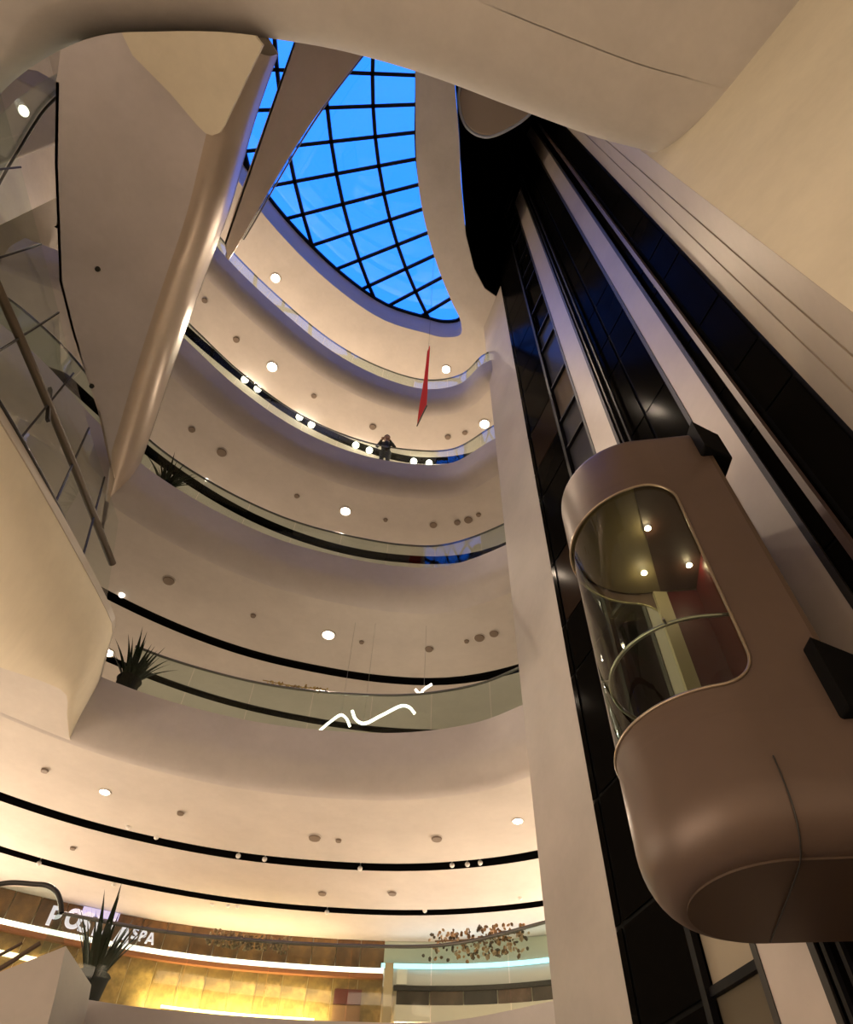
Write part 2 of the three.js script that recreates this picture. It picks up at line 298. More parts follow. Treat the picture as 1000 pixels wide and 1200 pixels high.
{ // third storey bridge
  const edge = smooth([[-7.62, 10.4], [-6.9, 9.1], [-6.37, 8.05], [-5.29, 5.83], [-4.64, 4.55], [-3.96, 3.24], [-3.31, 1.74], [-2.76, 0.66], [-2.5, 0.2]], 70).filter(p => p[1] > 0.72);
  const g = struct('bridge_floor', 'broad grey beige third storey bridge soffit with polished edge');
  const en = normals(edge), len = edge.map((p, i) => i / (edge.length - 1));
  const inset = (i, o) => [edge[i][0] - en[i][0] * o, edge[i][1] - en[i][1] * o];   // towards the bridge
  const rad = i => 0.45 * Math.min(1, 0.08 + len[i] * 4), sgn = 1;
  const rowAt = f => edge.map((p, i) => { const [o, h] = f(rad(i)); const q = [p[0] + en[i][0] * o * sgn, p[1] + en[i][1] * o * sgn]; return V(q[0], h, q[1]); });
  const rows = [rowAt(() => [0.06, 13.6]), rowAt(() => [0, 13.6]), rowAt(() => [0, 13.1])];
  for (let k = 1; k <= 10; k++) { const t = k / 10 * Math.PI / 2; rows.push(rowAt(r => [r * (1 - Math.cos(t)), 12.4 + 0.7 * (1 - Math.sin(t))])); }
  mesh('fascia', grid(rows, false, 0.9), M.champagne, g);
  const ins = edge.map((p, i) => [p[0] + en[i][0] * rad(i) * sgn, p[1] + en[i][1] * rad(i) * sgn]);
  const meet = k => nearC.filter(p => p[0] * k > -6.05 && p[0] * k < -2.95).map(p => [p[0] * k, p[1] * k]);                 // where the bridge dies into the slab overhead
  const left = [[-6.1, 1.2], [-6.45, 2.35], [-6.94, 4.35], [-6.97, 5.34], [-6.9, 7.0], [-7.0, 8.7], [-7.7, 10.4]];
  const right = ins.filter(p => p[1] > 0.52);
  mesh('soffit', prism([...right, ...meet(12.4 / 13.6).reverse(), ...left], 12.4, 12.5), M.bridgeSkyTint, g);
  mesh('floor_surface', prism([...edge.filter(p => p[1] > 0.6), ...meet(1).reverse(), ...left], 13.5, 13.6), M.stone, g);
  // dropped ceiling panel next to the slab overhead
  const kp = 12.28 / 13.6, end = nearC.filter(p => p[0] * kp > -4.9 && p[0] * kp < -2.75).map(p => [p[0] * kp, p[1] * kp]).reverse();
  mesh('ceiling_panel', prism([[-4.77, 0.8], [-4.28, 1.28], [-3.93, 1.7], [-3.82, 1.8], [-3.72, 1.83], [-3.6, 1.79], [-3.52, 1.7], [-3.13, 1.12], [-2.78, 0.6], ...end], 12.28, 12.4), M.cream, g);
  mesh('left_fascia', mergeGeometries(left.slice(0, 6).map((p, i) => wallPiece(left[i + 1], p, 12.4, 13.6, -0.05))), M.champagne, g);
}
function smoothPoly(p) { return p; }
{ // fifth storey bridge across the skylight
  const edge = smooth([[-6.95, 6.8], [-6.73, 6.5], [-4.23, 3.04], [-2.57, 1.16], [-1.4, -0.1], [-0.4, -1.6]], 40), left = [[-2.9, -1.8], [-4.19, 0.96], [-6.38, 5.34], [-6.85, 6.4]];
  const g = struct('bridge_floor', 'narrow brown fifth storey bridge crossing below the skylight');
  const flip = [...edge].reverse();
  mesh('fascia', sweep(flip, [[0.05, 23.6], [0, 23.6], [0, 22.7], [0.06, 22.5], [0.2, 22.4]], 0.6), M.champagne, g);
  mesh('soffit', prism([...offset(flip, 0.2).reverse().filter(p => p[0] > -7.2), ...left], 22.4, 22.5), M.champagne, g);
  mesh('floor_surface', prism([...edge, ...left], 23.5, 23.6), M.stone, g);
  mesh('left_fascia', wallPiece([-6.85, 6.4], [-4.19, 0.96], 22.4, 23.6, -0.05), M.champagne, g);
  balustrade(flip.filter(p => p[0] > -7), 23.6, 'glass balustrade along the narrow bridge below the skylight', { o: 0.08 });
}
{ // fourth storey landing piece on the far left, with a downlight
  const g = struct('gallery_floor', 'small pale fourth storey landing at the upper left');
  mesh('slab', prism([[-8.5, 2.1], [-8.75, 2.75], [-8.9, 2.9], [-10.25, 3.37], [-13.5, 4.5], [-13.5, 1.2], [-9.5, 1.6]], 17.4, 18.6, 0.05), M.plaster, g);
  balustrade(clip(nearC, -11, -5.0).reverse(), 13.1, 'side mounted glass balustrade on the slab nose at the upper left', { o: 0.3, H: 1.6, per: 8, railMat: M.dark });
  const es = struct('wall_left_side', 'pale plaster wall at the far left of the atrium');
  mesh('wall_surface', wallPiece([-13.6, 6], [-13.6, -9.7], -1.6, 29, 0.3), M.plaster, es);
}

// ---------------------------------------------------------------- elevator shaft wall
const wallAt = d => [5.32 - 0.306 * d, d];
{
  const w = struct('wall_shaft', 'black glazed elevator shaft wall with mullions and coloured panes');
  const vs = [9.0, 8.82, 7.55, 6.72, 6.16, 5.45, 4.71, 4.28, 3.9, 3.35];
  mesh('backing', wallPiece(wallAt(9.0), wallAt(3.33), -1.6, 37, -0.05), M.black, w);
  const off = (p, t) => [p[0] - 0.956 * t, p[1] - 0.292 * t];
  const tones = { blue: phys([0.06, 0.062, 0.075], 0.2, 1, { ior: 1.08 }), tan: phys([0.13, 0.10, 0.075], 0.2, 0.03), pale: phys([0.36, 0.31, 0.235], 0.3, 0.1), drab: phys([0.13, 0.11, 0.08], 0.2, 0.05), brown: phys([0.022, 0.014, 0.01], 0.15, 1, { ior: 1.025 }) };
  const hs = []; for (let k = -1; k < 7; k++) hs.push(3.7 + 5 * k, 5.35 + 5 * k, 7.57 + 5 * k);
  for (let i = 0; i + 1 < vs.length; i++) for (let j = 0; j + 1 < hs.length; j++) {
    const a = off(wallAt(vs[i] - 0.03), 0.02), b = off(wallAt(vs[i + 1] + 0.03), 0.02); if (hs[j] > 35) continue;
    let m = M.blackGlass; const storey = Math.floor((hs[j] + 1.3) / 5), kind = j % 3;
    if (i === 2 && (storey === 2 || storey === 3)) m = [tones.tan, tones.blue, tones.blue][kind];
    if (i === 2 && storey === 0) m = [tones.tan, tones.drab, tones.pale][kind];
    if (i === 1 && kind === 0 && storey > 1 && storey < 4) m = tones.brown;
    mesh('glass_pane', wallPiece(a, b, hs[j] + 0.03, hs[j + 1] - 0.03, 0.012), m, w);
  }
  for (const d of [7.55]) { const a = off(wallAt(d + 0.04), 0.07), b = off(wallAt(d - 0.04), 0.07); mesh('mullion', wallPiece(a, b, -1.6, 36, 0.08), M.frame, w); }
  for (const h of hs) if (h < 35) for (const [d0, d1] of [[7.55, 6.72]]) mesh('transom', wallPiece(off(wallAt(d0), 0.05), off(wallAt(d1), 0.05), h - 0.04, h + 0.04, 0.06), M.frame, w);
  for (const [d0, d1, top, label] of [[6.72, 6.16, 31.4, 'pale metal guide column behind the hanging elevator car'], [4.71, 4.28, 35.5, 'pale metal guide column beside the car brackets']]) {
    const t = thing('guide_column', label, 'column', 'elevator guide columns');
    mesh('shaft', prism([off(wallAt(d0), 0.04), off(wallAt(d1), 0.04), off(wallAt(d1), 0.12), off(wallAt(d0), 0.12)], -1.6, top), M.rail, t);
    mesh('flange', wallPiece(off(wallAt(d0 + 0.07), 0.1), off(wallAt(d0), 0.1), -1.6, top, 0.03), M.dark, t);
    mesh('flange', wallPiece(off(wallAt(d1), 0.1), off(wallAt(d1 - 0.07), 0.1), -1.6, top, 0.03), M.dark, t);
  }
  const t = thing('guide_rail', 'thin dark guide rail on the black glass near the ribbed cladding', 'rail');
  mesh('rail_bar', box(V(...[off(wallAt(3.97), 0.12)].map(p => [p[0], -1.6, p[1]])[0]), V(...[off(wallAt(3.97), 0.12)].map(p => [p[0], 35, p[1]])[0]), 0.05, 0.1), std([0.10, 0.07, 0.065], 0.4, { metalness: 0.3 }), t);
  const t2 = thing('guide_rail', 'twin dark guide rail beside the pale guide column above the car', 'rail');
  for (const d of [6.0, 5.85]) mesh('rail_bar', box(V(off(wallAt(d), 0.12)[0], -1.6, off(wallAt(d), 0.12)[1]), V(off(wallAt(d), 0.12)[0], 33, off(wallAt(d), 0.12)[1]), 0.04, 0.06), M.frame, t2);
  const cp = thing('shaft_head_cover', 'rounded beige shaft head cover inside the black ceiling opening', 'shaft cover');
  const sh = smooth([[0.55, 1.3], [0.47, 2.09], [0.45, 2.75], [0.81, 3.5], [1.5, 3.76], [2.38, 3.43], [3.06, 2.88], [3.3, 2.2]], 40);
  mesh('body', prism(sh, 27.7, 30, 0.1), std([0.33, 0.27, 0.22], 0.5), cp);
  mesh('edge_trim', tube(sh.map(p => V(p[0], 27.75, p[1])), 0.06, 80, 8), std([0.45, 0.5, 0.6], 0.4), cp);
}

// ---------------------------------------------------------------- elevator car
{
  const car = thing('elevator_car', 'bronze capsule elevator car with wrap around window', 'elevator');
  const ax = -80 * Math.PI / 180, F = [Math.sin(ax), Math.cos(ax)], N = [-0.1736, -0.9848];           // nose direction, near side
  const Mid = [2.52, 4.8], w = 0.87, back = 0.68;
  // plan outline: near flank back -> nose -> far flank back, s = arc length from the nose tip
  const outline = (s, inset = 0) => {
    const r = w - inset, q = Math.PI / 2 * w, a = Math.abs(s), sg = s < 0 ? 1 : -1; let f, n;
    if (a < q) { const t = a / w; f = r * Math.cos(t); n = r * Math.sin(t); } else { f = -(a - q); n = r; }
    if (f < -back + inset) f = -back + inset * 0; n *= sg;
    return [Mid[0] + F[0] * f + N[0] * n, Mid[1] + F[1] * f + N[1] * n];
  };
  const q = Math.PI / 2 * w, SMAX = q + back, ss = []; for (let k = 0; k <= 120; k++) ss.push(-SMAX + 2 * SMAX * k / 120);
  const WT = 5.98, WB = 3.36, WS = q + 0.16, R = 0.3;                                                  // window top, bottom, half length, corner radius
  const at = (s, h, inset = 0) => { const p = outline(s, inset); return V(p[0], h, p[1]); };
  const half = s => { const a = WS - Math.abs(s); return a <= 0 ? null : a < R ? R - Math.sqrt(R * R - (R - a) ** 2) : 0; };
  const wss = [...new Set([...ss, ...Array.from({ length: 17 }, (_, k) => WS - R + R * Math.sin(k / 16 * Math.PI / 2)).flatMap(v => [v, -v])])].sort((a, b) => a - b);
  const ins = wss.filter(s => Math.abs(s) <= WS + 1e-9);
  const lim = s => { const c = half(s); return c === null ? [(WT + WB) / 2, (WT + WB) / 2] : [WB + c, WT - c]; };
  // lower body with rolled bottom edge
  const low = []; const HB = 2.2;
  for (let k = 0; k <= 10; k++) { const a = k / 10 * Math.PI / 2; low.push([0.26 * (1 - Math.sin(a)), HB + 0.42 * (1 - Math.cos(a))]); }
  mesh('lower_body', mergeGeometries([
    grid([...low.map(([i, h]) => wss.map(s => at(s, h, i))), wss.map(s => at(s, WB - 0.25))], false, 0.8),
    grid([wss.map(s => at(s, WB - 0.25)), wss.map(s => at(s, half(s) === null ? (WB + WT) / 2 : WB + half(s)))], false, 0.8)]), M.bronze, car);
  const up = []; for (let k = 0; k <= 6; k++) { const a = k / 6 * Math.PI / 2; up.push([0.14 * (1 - Math.cos(a)), 6.82 + 0.14 * Math.sin(a)]); }
  mesh('upper_body', mergeGeometries([
    grid([wss.map(s => at(s, half(s) === null ? (WB + WT) / 2 : WT - half(s))), wss.map(s => at(s, WT + 0.2)), ...up.map(([i, h]) => wss.map(s => at(s, h, i)))], false, 0.8)]), M.bronze, car);
  const fill = (inset, h0, h1) => prism(wss.map(s => outline(s, inset)), h0, h1);
  mesh('bottom_plate', fill(0.26, HB - 0.015, HB + 0.02), M.bronzeDark, car);
  mesh('roof_plate', fill(0.14, 6.92, 6.96), M.bronzeDark, car);
  const A = outline(-SMAX), B = outline(SMAX);
  mesh('back_wall', wallPiece(A, B, HB + 0.4, 6.9, 0.04), M.bronzeDark, car);
  const fn = (f, n) => [Mid[0] + F[0] * f + N[0] * n, Mid[1] + F[1] * f + N[1] * n];
  mesh('door_wall', wallPiece(fn(-0.62, 0.82), fn(-0.62, -0.82), WB - 0.25, 6.12, 0.03), M.red, car);
  mesh('ceiling_panel', prism([fn(0.2, 0.81), fn(-0.2, -0.81), fn(-0.63, -0.81), fn(-0.63, 0.81)], 6.1, 6.12), M.umber, car);
  mesh('cabin_floor', fill(0.03, WB - 0.3, WB - 0.25), M.bronzeDark, car);
  mesh('cabin_ceiling', fill(0.03, 6.12, 6.16), M.olive, car);
  // seam across the bottom and up the flank
  const seam = q + 0.02;
  mesh('seam', tube([at(-seam, 2.75, -0.004), at(-seam, 2.62, -0.004), at(-seam, 2.42, 0.02), at(-seam, 2.28, 0.1), at(-seam, 2.2, 0.22), at(-seam, 2.18, 0.3), at(seam, 2.18, 0.3)], 0.006, 60, 6), M.dark, car);
  // glass in three bays
  for (const [a, b] of [[-WS, -0.75], [-0.75, 0.75], [0.75, WS]]) {
    const c = ins.filter(s => s >= a - 1e-6 && s <= b + 1e-6); if (c[0] > a) c.unshift(a); if (c[c.length - 1] < b) c.push(b);
    mesh('window_pane', grid([c.map(s => at(s, lim(s)[0], 0.02)), c.map(s => at(s, lim(s)[1], 0.02))], false, 0.9), M.carGlass, car);
  }
  const loop = [...ins.map(s => at(s, lim(s)[1], -0.004)), ...[...ins].reverse().map(s => at(s, lim(s)[0], -0.004))];
  mesh('window_trim', new THREE.TubeGeometry(new THREE.CatmullRomCurve3(loop, true, 'centripetal'), 400, 0.014, 6, true), std([0.34, 0.27, 0.2], 0.3, { metalness: 0.7 }), car);
  // inside: handrail, post panel, door panel, lamps
  const hr = wss.filter(s => Math.abs(s) < SMAX - 0.05).map(s => at(s, 4.15, 0.1));
  const hrail = mesh('handrail', tube(hr, 0.018, 120, 6), M.steel, car);
  for (const s of [-SMAX + 0.05, -1.0, 0, 1.0, SMAX - 0.05]) mesh('handrail_bracket', box(at(s, 4.15, 0.1), at(s, 4.15, 0.02), 0.02, 0.02), M.steel, hrail);
  mesh('door_jamb', box(at(WS + 0.03, WB, 0.03), at(WS + 0.03, 6.1, 0.03), 0.16, 0.05), std([0.34, 0.3, 0.2], 0.5), car);
  for (const sg of [-1, 1]) mesh('wall_lining', grid([ss.filter(s => s < -WS - 0.02).map(s => at(s * sg, WB - 0.2, 0.03)), ss.filter(s => s < -WS - 0.02).map(s => at(s * sg, 6.1, 0.03))], false, 0.5), M.red, car);
  for (const [x, d] of carLamps()) {
    const l = mesh('ceiling_lamp', new THREE.CylinderGeometry(0.03, 0.035, 0.02, 16), M.lampHot, car); l.position.copy(V(x, 6.085, d));
    const p = new THREE.PointLight(rgb(1, 0.75, 0.45), 0.2); p.position.copy(V(x, 6.05, d)); p.castShadow = true; scene.add(p);
  }
  // brackets that hold the car to its guide columns
  const brk = (s, h0, h1, d, reach = 1) => { const p = outline(s, 0), u0 = wallAt(d), u = [p[0] + (u0[0] - p[0]) * reach, p[1] + (u0[1] - p[1]) * reach]; return prism([[p[0] - 0.02, p[1] - 0.14], [p[0] - 0.02, p[1] + 0.2], [u[0] - 0.1, u[1] + 0.2], [u[0] - 0.1, u[1] - 0.18]], h0, h1, 0.03); };
  mesh('bracket', brk(-SMAX + 0.06, 6.4, 6.95, 4.3, 0.42), M.black, car);
  mesh('bracket', brk(-SMAX + 0.1, 3.0, 3.65, 4.3, 0.75), M.black, car);
  mesh('bracket', brk(SMAX - 0.1, 6.35, 6.98, 6.3), M.black, car);
  mesh('bracket', brk(SMAX - 0.1, 3.05, 3.75, 6.3), M.black, car);
}
function carLamps() { return [[2.48, 4.61], [2.59, 5.27], [3.08, 5.12]]; }

// ---------------------------------------------------------------- first storey shops behind the glass
const CR = [0.99889457, -0.0470068, 0], CN = [0.02807296, 0.59655036, 0.80208452], CF = [-0.03770343, -0.80119787, 0.59721054];
const ray = (px, py) => { const q = [px - 500, 600 - py, 800], dot = v => q[0] * v[0] + q[1] * v[1] + q[2] * v[2]; return [dot(CR), dot(CN), dot(CF)]; };   // x, h, d
const atH = (px, py, h) => { const r = ray(px, py), k = h / r[1]; return [r[0] * k, r[2] * k]; };
const atD = (px, py, d) => { const r = ray(px, py), k = d / r[2]; return V(r[0] * k, r[1] * k, d); };
function onCurve(c, px, py) {                                        // where a sight line meets an upright curved wall
  const r = ray(px, py);
  for (let i = 0; i + 1 < c.length; i++) {
    const [ax, ad] = c[i], [bx, bd] = c[i + 1], s0 = ax * r[2] - ad * r[0], s1 = bx * r[2] - bd * r[0];
    if (s0 * s1 <= 0) { const t = s0 / (s0 - s1), d = ad + (bd - ad) * t; if (d > 0) return { i: i + t, x: ax + (bx - ax) * t, d, h: r[1] / r[2] * d, tx: bx - ax, td: bd - ad }; }
  }
  return null;
}
const front = smooth(offset(LEVELS[1].curve, 7.0), 160);
const part = (i0, i1) => { const c = []; const a = Math.min(i0, i1), b = Math.max(i0, i1), n = Math.max(2, Math.ceil((b - a) / 2)); for (let k = 0; k <= n; k++) { const t = a + (b - a) * k / n, j = Math.min(front.length - 2, Math.floor(t)), f = t - j; c.push([front[j][0] + (front[j + 1][0] - front[j][0]) * f, front[j][1] + (front[j + 1][1] - front[j][1]) * f]); } return c; };
const strip = (c, h0, h1, t, out = 0) => sweep(c, [[-out, h0], [-out, h1], [-out + t, h1], [-out + t, h0], [-out, h0]], 0.4);
const iAt = (px, py = 1130) => onCurve(front, px, py).i;
{
  const iL = iAt(-60), iS = iAt(450), iR = iAt(700), split = iAt(70);
  const brown = [[0.30, 0.15, 0.05], [0.36, 0.19, 0.07], [0.25, 0.12, 0.045]].map(c => std(c, 0.35, { map: blotch }));
  const gold = [[0.72, 0.47, 0.16], [0.66, 0.42, 0.14]].map(c => std(c, 0.45, { map: blotch }));
  const s = struct('shop_front_wall', 'gold and brown stone front of the spa shop');
  const hc = onCurve(front, 300, 1131).h;                            // light line
  const n = 16; for (let k = 0; k < n; k++) { const a = iL + (iS - iL) * (k + 0.02) / n, b = iL + (iS - iL) * (k + 0.98) / n; mesh('stone_panel', strip(part(a, b), hc + 0.1, 7.39, 0.06, 0.04), brown[k % 3], s); }
  for (let k = 0; k < n; k++) { const a = iL + (iS - iL) * (k + 0.01) / n, b = iL + (iS - iL) * (k + 0.99) / n; mesh('gold_panel', strip(part(a, b), 3.6, hc - 0.16, 0.06, 0.0), gold[k % 2], s); }
  mesh('ledge', strip(part(iL, iS), hc - 0.16, hc - 0.06, 0.2, 0.12), std([0.35, 0.13, 0.06], 0.4), s);
  const led = mesh('light_strip', strip(part(iL, iS), hc - 0.06, hc + 0.06, 0.04, 0.1), glow([1, 0.86, 0.74], 2.6)); tag(led, 'long bright light line under the spa shop sign', 'light strip');
  const led2 = mesh('light_strip', strip(part(iAt(-60, 1096), iAt(72, 1106)), hc - 0.62, hc - 0.52, 0.04, 0.05), glow([1, 0.85, 0.55], 2.4)); tag(led2, 'short lower light line left of the tall potted plant', 'light strip');
  const lw = part(iAt(190, 1175), iAt(370, 1185)), led3 = mesh('light_strip', strip(lw, 5.6, 5.65, 0.05, 0.16), glow([1, 0.74, 0.3], 5)); tag(led3, 'yellow wall wash light along the foot of the gold wall', 'light strip');
  for (const px of [40, 150, 260, 380]) { const c = onCurve(front, px, 1131), nx = c.td / Math.hypot(c.tx, c.td), nd = -c.tx / Math.hypot(c.tx, c.td), l = new THREE.RectAreaLight(rgb(1, 0.8, 0.6), 9, 2.2, 0.1); const p = V(c.x - nx * 0.25, hc, c.d - nd * 0.25); aim(l, p, V(c.x - nx * 3, hc, c.d - nd * 3)); }
  for (const px of [220, 330]) { const c = onCurve(front, px, 1178), nx = c.td / Math.hypot(c.tx, c.td), nd = -c.tx / Math.hypot(c.tx, c.td), l = new THREE.RectAreaLight(rgb(1, 0.74, 0.36), 130, 2.2, 0.06); aim(l, V(c.x - nx * 0.3, 5.62, c.d - nd * 0.3), V(c.x + nx * 0.1, 6.4, c.d + nd * 0.1)); }
  // doorway panel with dark red screen
  const dp = thing('wall_screen', 'dark red framed screen on the gold shop wall', 'screen');
  const c0 = iAt(392, 1165), c1 = iAt(424, 1165), sh0 = onCurve(front, 405, 1178).h, sh1 = onCurve(front, 405, 1160).h;
  mesh('panel', strip(part(c0, c1), sh0, sh1, 0.03, 0.06), std([0.13, 0.03, 0.025], 0.3), dp);
  mesh('base_panel', strip(part(c0, c1), 5.0, sh0 - 0.02, 0.03, 0.05), std([0.32, 0.17, 0.09], 0.4), dp);
  // right shop
  const t = struct('shop_front_wall', 'pale green shop front with blue light line and dark picture band');
  const hb = onCurve(front, 560, 1133).h, hd = onCurve(front, 560, 1160).h, hd2 = onCurve(front, 560, 1180).h;
  mesh('bulkhead', strip(part(iS, iR), hb + 0.05, 7.39, 0.06, 0.04), std([0.50, 0.56, 0.47], 0.6), t);
  mesh('panel', strip(part(iS, iR), hd + 0.06, hb - 0.05, 0.06, 0.0), std([0.70, 0.66, 0.62], 0.6), t);
  mesh('picture_frame', strip(part(iAt(463), iR), hd - 0.02, hd + 0.08, 0.08, 0.06), M.dark, t);
  const pics = [[0.10, 0.07, 0.05], [0.20, 0.13, 0.09], [0.06, 0.05, 0.045], [0.28, 0.16, 0.11], [0.14, 0.10, 0.08], [0.30, 0.2, 0.15]], pi = iAt(466);
  for (let k = 0; k < 6; k++) mesh('picture', strip(part(pi + (iR - pi) * (k + 0.02) / 6, pi + (iR - pi) * (k + 0.98) / 6), hd2, hd - 0.03, 0.04, 0.02), std(pics[k], 0.5, { map: blotch }), t);
  mesh('ledge', strip(part(pi, iR), hd2 - 0.35, hd2 - 0.02, 0.2, 0.2), std([0.75, 0.68, 0.58], 0.5), t);
  mesh('post', strip(part(iAt(452), iAt(462)), 3.6, hb + 0.04, 0.2, 0.14), std([0.55, 0.42, 0.26], 0.5), t);
  mesh('white_panel', strip(part(iAt(466), iAt(478)), hd + 0.1, hb - 0.06, 0.04, 0.06), std([0.85, 0.82, 0.76], 0.5), t);
  const bl = mesh('light_strip', strip(part(iS + 0.3, iR), hb - 0.05, hb + 0.05, 0.04, 0.08), glow([0.45, 0.85, 1], 1.6)); tag(bl, 'pale blue light line across the right shop front', 'light strip');
  for (const px of [510, 600]) { const c = onCurve(front, px, 1133), nx = c.td / Math.hypot(c.tx, c.td), nd = -c.tx / Math.hypot(c.tx, c.td), l = new THREE.RectAreaLight(rgb(0.5, 0.85, 1), 11, 2.2, 0.12); aim(l, V(c.x - nx * 0.2, hb, c.d - nd * 0.2), V(c.x - nx * 3, hb, c.d - nd * 3)); }
  // sign letters
  const font = await new FontLoader().loadAsync('fonts/droid/droid_sans_bold.typeface.json');
  const sign = thing('shop_sign', 'raised pale lavender lettering on the brown shop band', 'sign');
  const letter = (ch, px, py, size, col) => {
    const c = onCurve(front, px, py), g = new TextGeometry(ch, { font, size, depth: 0.06, curveSegments: 5 }); g.center();
    const l = mesh('letter', g, glow(col, 0.55), sign), nx = c.td / Math.hypot(c.tx, c.td), nd = -c.tx / Math.hypot(c.tx, c.td);
    l.position.copy(V(c.x - nx * 0.12, c.h, c.d - nd * 0.12)); l.lookAt(V(c.x - nx * 5, c.h, c.d - nd * 5));
  };
  [['P', 64, 1076, 0.42], ['O', 86, 1079, 0.42], ['S', 100, 1083, 0.42], ['M', 121, 1089, 0.42], ['A', 144, 1097, 0.42], ['S', 158, 1096, 0.24], ['P', 167, 1099, 0.24], ['A', 176, 1102, 0.24]].forEach(([a, x, y, s]) => letter(a, x, y, s, [0.78, 0.76, 0.95]));
  const lp = thing('sign_canopy', 'lavender lit strip above the shop lettering', 'sign'); mesh('panel', strip(part(iAt(97, 1066), iAt(140, 1074)), 7.22, 7.38, 0.05, 0.1), glow([0.6, 0.58, 0.9], 0.5), lp);
}

// ---------------------------------------------------------------- escalator head at the lower left
{
  const e = thing('escalator', 'cream clad escalator head descending beside the potted plant', 'escalator');
  const side = new THREE.Shape([[-4.42, 3.62], [-5.1, 3.3], [-8.5, 1.7], [-8.5, -1.6], [-4.0, -1.6], [-4.2, 2.4], [-4.3, 3.04]].map(p => new THREE.Vector2(p[0], p[1])));
  const g = new THREE.ExtrudeGeometry(side, { depth: 1.3, bevelEnabled: false }); g.translate(0, EYE, -11.3); mesh('truss_cladding', g, M.column, e);
  const P = (px, py) => atD(px, py, 10.15);
  mesh('balustrade_glass', (() => { const s = new THREE.Shape([P(-40, 1052), P(0, 1039), P(55, 1040), P(66, 1048), P(70, 1066), P(75, 1106), P(0, 1138), P(-40, 1158)].map(p => new THREE.Vector2(p.x, p.y))); const q = new THREE.ExtrudeGeometry(s, { depth: 0.015, bevelEnabled: false }); q.translate(0, 0, -10.16); return q; })(), M.glass, e);
  mesh('handrail', tube([P(-60, 1062), P(0, 1036), P(40, 1036), P(56, 1038), P(66, 1045), P(71, 1058), P(72, 1070)], 0.035, 60, 8), M.dark, e);
  mesh('skirt_rail', tube([P(-20, 1145), P(0, 1135), P(47, 1105)], 0.03, 20, 8), M.bronzeDark, e);
  mesh('skirt_rail', tube([P(-20, 1127), P(0, 1119), P(26, 1105)], 0.02, 20, 8), M.bronzeDark, e);
}

// ---------------------------------------------------------------- ceiling lamps, speakers and sprinklers
function downlight(x, h, d, power, size, label, group) {
  const g = thing('downlight', label, 'downlight', group, V(x, h, d));
  const r = mesh('trim_ring', new THREE.TorusGeometry(size * 1.15, size * 0.18, 8, 24), M.plaster, g); r.rotation.x = Math.PI / 2;
  const l = mesh('lens', new THREE.SphereGeometry(size, 20, 10, 0, Math.PI * 2, Math.PI / 2, Math.PI / 2), power > 18 ? M.lampHot : M.lampSoft, g); l.scale.y = 0.4; l.position.y = 0.0;
  const s = new THREE.SpotLight(WARM, power, 0, 1.25, 0.6); s.position.copy(V(x, h - size * 0.6, d)); s.target.position.copy(V(x, h - 3, d)); s.castShadow = true; scene.add(s, s.target);
}
for (const [k, px, py, size, label] of [[1, 123, 928, 0.1, 'small round downlight in the lowest ceiling above the gold shop'], [1, 607, 962, 0.1, 'small round downlight in the lowest ceiling beside the column'],
  [2, 385, 744, 0.15, 'bright downlight above the squiggle reflection tubes'], [3, 405, 599, 0.15, 'bright downlight above the dark slot with the blue glow'],
  [4, 319, 430, 0.17, 'bright downlight above the row of paired slot lamps'], [4, 568, 497, 0.17, 'bright downlight next to the column near the person'],
  [5, 323, 326, 0.17, 'bright downlight below the skylight rim at the bridge end'], [5, 523, 433, 0.17, 'bright downlight below the skylight rim beside the red banner']]) {
  const h = k === 5 ? 27.6 : LEVELS[k].h + 3.8, [x, d] = atH(px, py, h); downlight(x, h, d, SPOT[k], size, label);
}
{ const [x, d] = atH(28, 130, 17.4); downlight(x, 17.4, d, 10, 0.12, 'downlight under the small landing at the upper left'); }
// extra downlights further along the galleries, hidden by the slabs below
for (const [k, list] of Object.entries({ 2: [[-8.5, 14.5], [3.6, 14.2]], 3: [[-8.6, 12.2], [3.6, 14.0]], 4: [[-9.5, 11.2], [-2.2, 15.6]], 5: [[-9.8, 9.4], [-3.2, 14.6]] })) for (const [x, d] of list) {
  const h = k === '5' ? 27.6 : LEVELS[k].h + 3.8; downlight(x, h, d, SPOT[k], 0.15, 'downlight further back in the gallery ceiling', 'gallery back downlights');
}
[[287, 445], [302, 456], [351, 489], [365, 498], [417, 522], [433, 528], [485, 541], [503, 543]].forEach(([px, py]) => {
  const [x, d] = atH(px, py, 22.36), g = thing('slot_lamp', 'small paired spot lamp in the dark ceiling slot', 'spot lamp', 'paired lamps in the fourth storey slot', V(x, 22.42, d));
  const s = mesh('bulb', new THREE.SphereGeometry(0.13, 14, 10), M.lampHot, g); s.position.y = -0.04; mesh('stem', new THREE.CylinderGeometry(0.03, 0.03, 0.16, 8), M.dark, g).position.y = 0.08;
  const p = new THREE.PointLight(WARM, 0.35); p.position.copy(V(x, 22.2, d)); p.castShadow = true; scene.add(p);
});
[[242, 562, 17.4, 0.06, 'small lamp in the third storey slot'], [143, 697, 12.4, 0.08, 'small lamp at the end of the dark ceiling slot by the glass screen']].forEach(([px, py, h, r, label]) => {
  const [x, d] = atH(px, py, h), g = thing('slot_lamp', label, 'spot lamp', null, V(x, h, d)); mesh('bulb', new THREE.SphereGeometry(r, 12, 8), M.lampSoft, g); mesh('stem', new THREE.CylinderGeometry(0.02, 0.02, 0.12, 8), M.dark, g).position.y = 0.04;
});
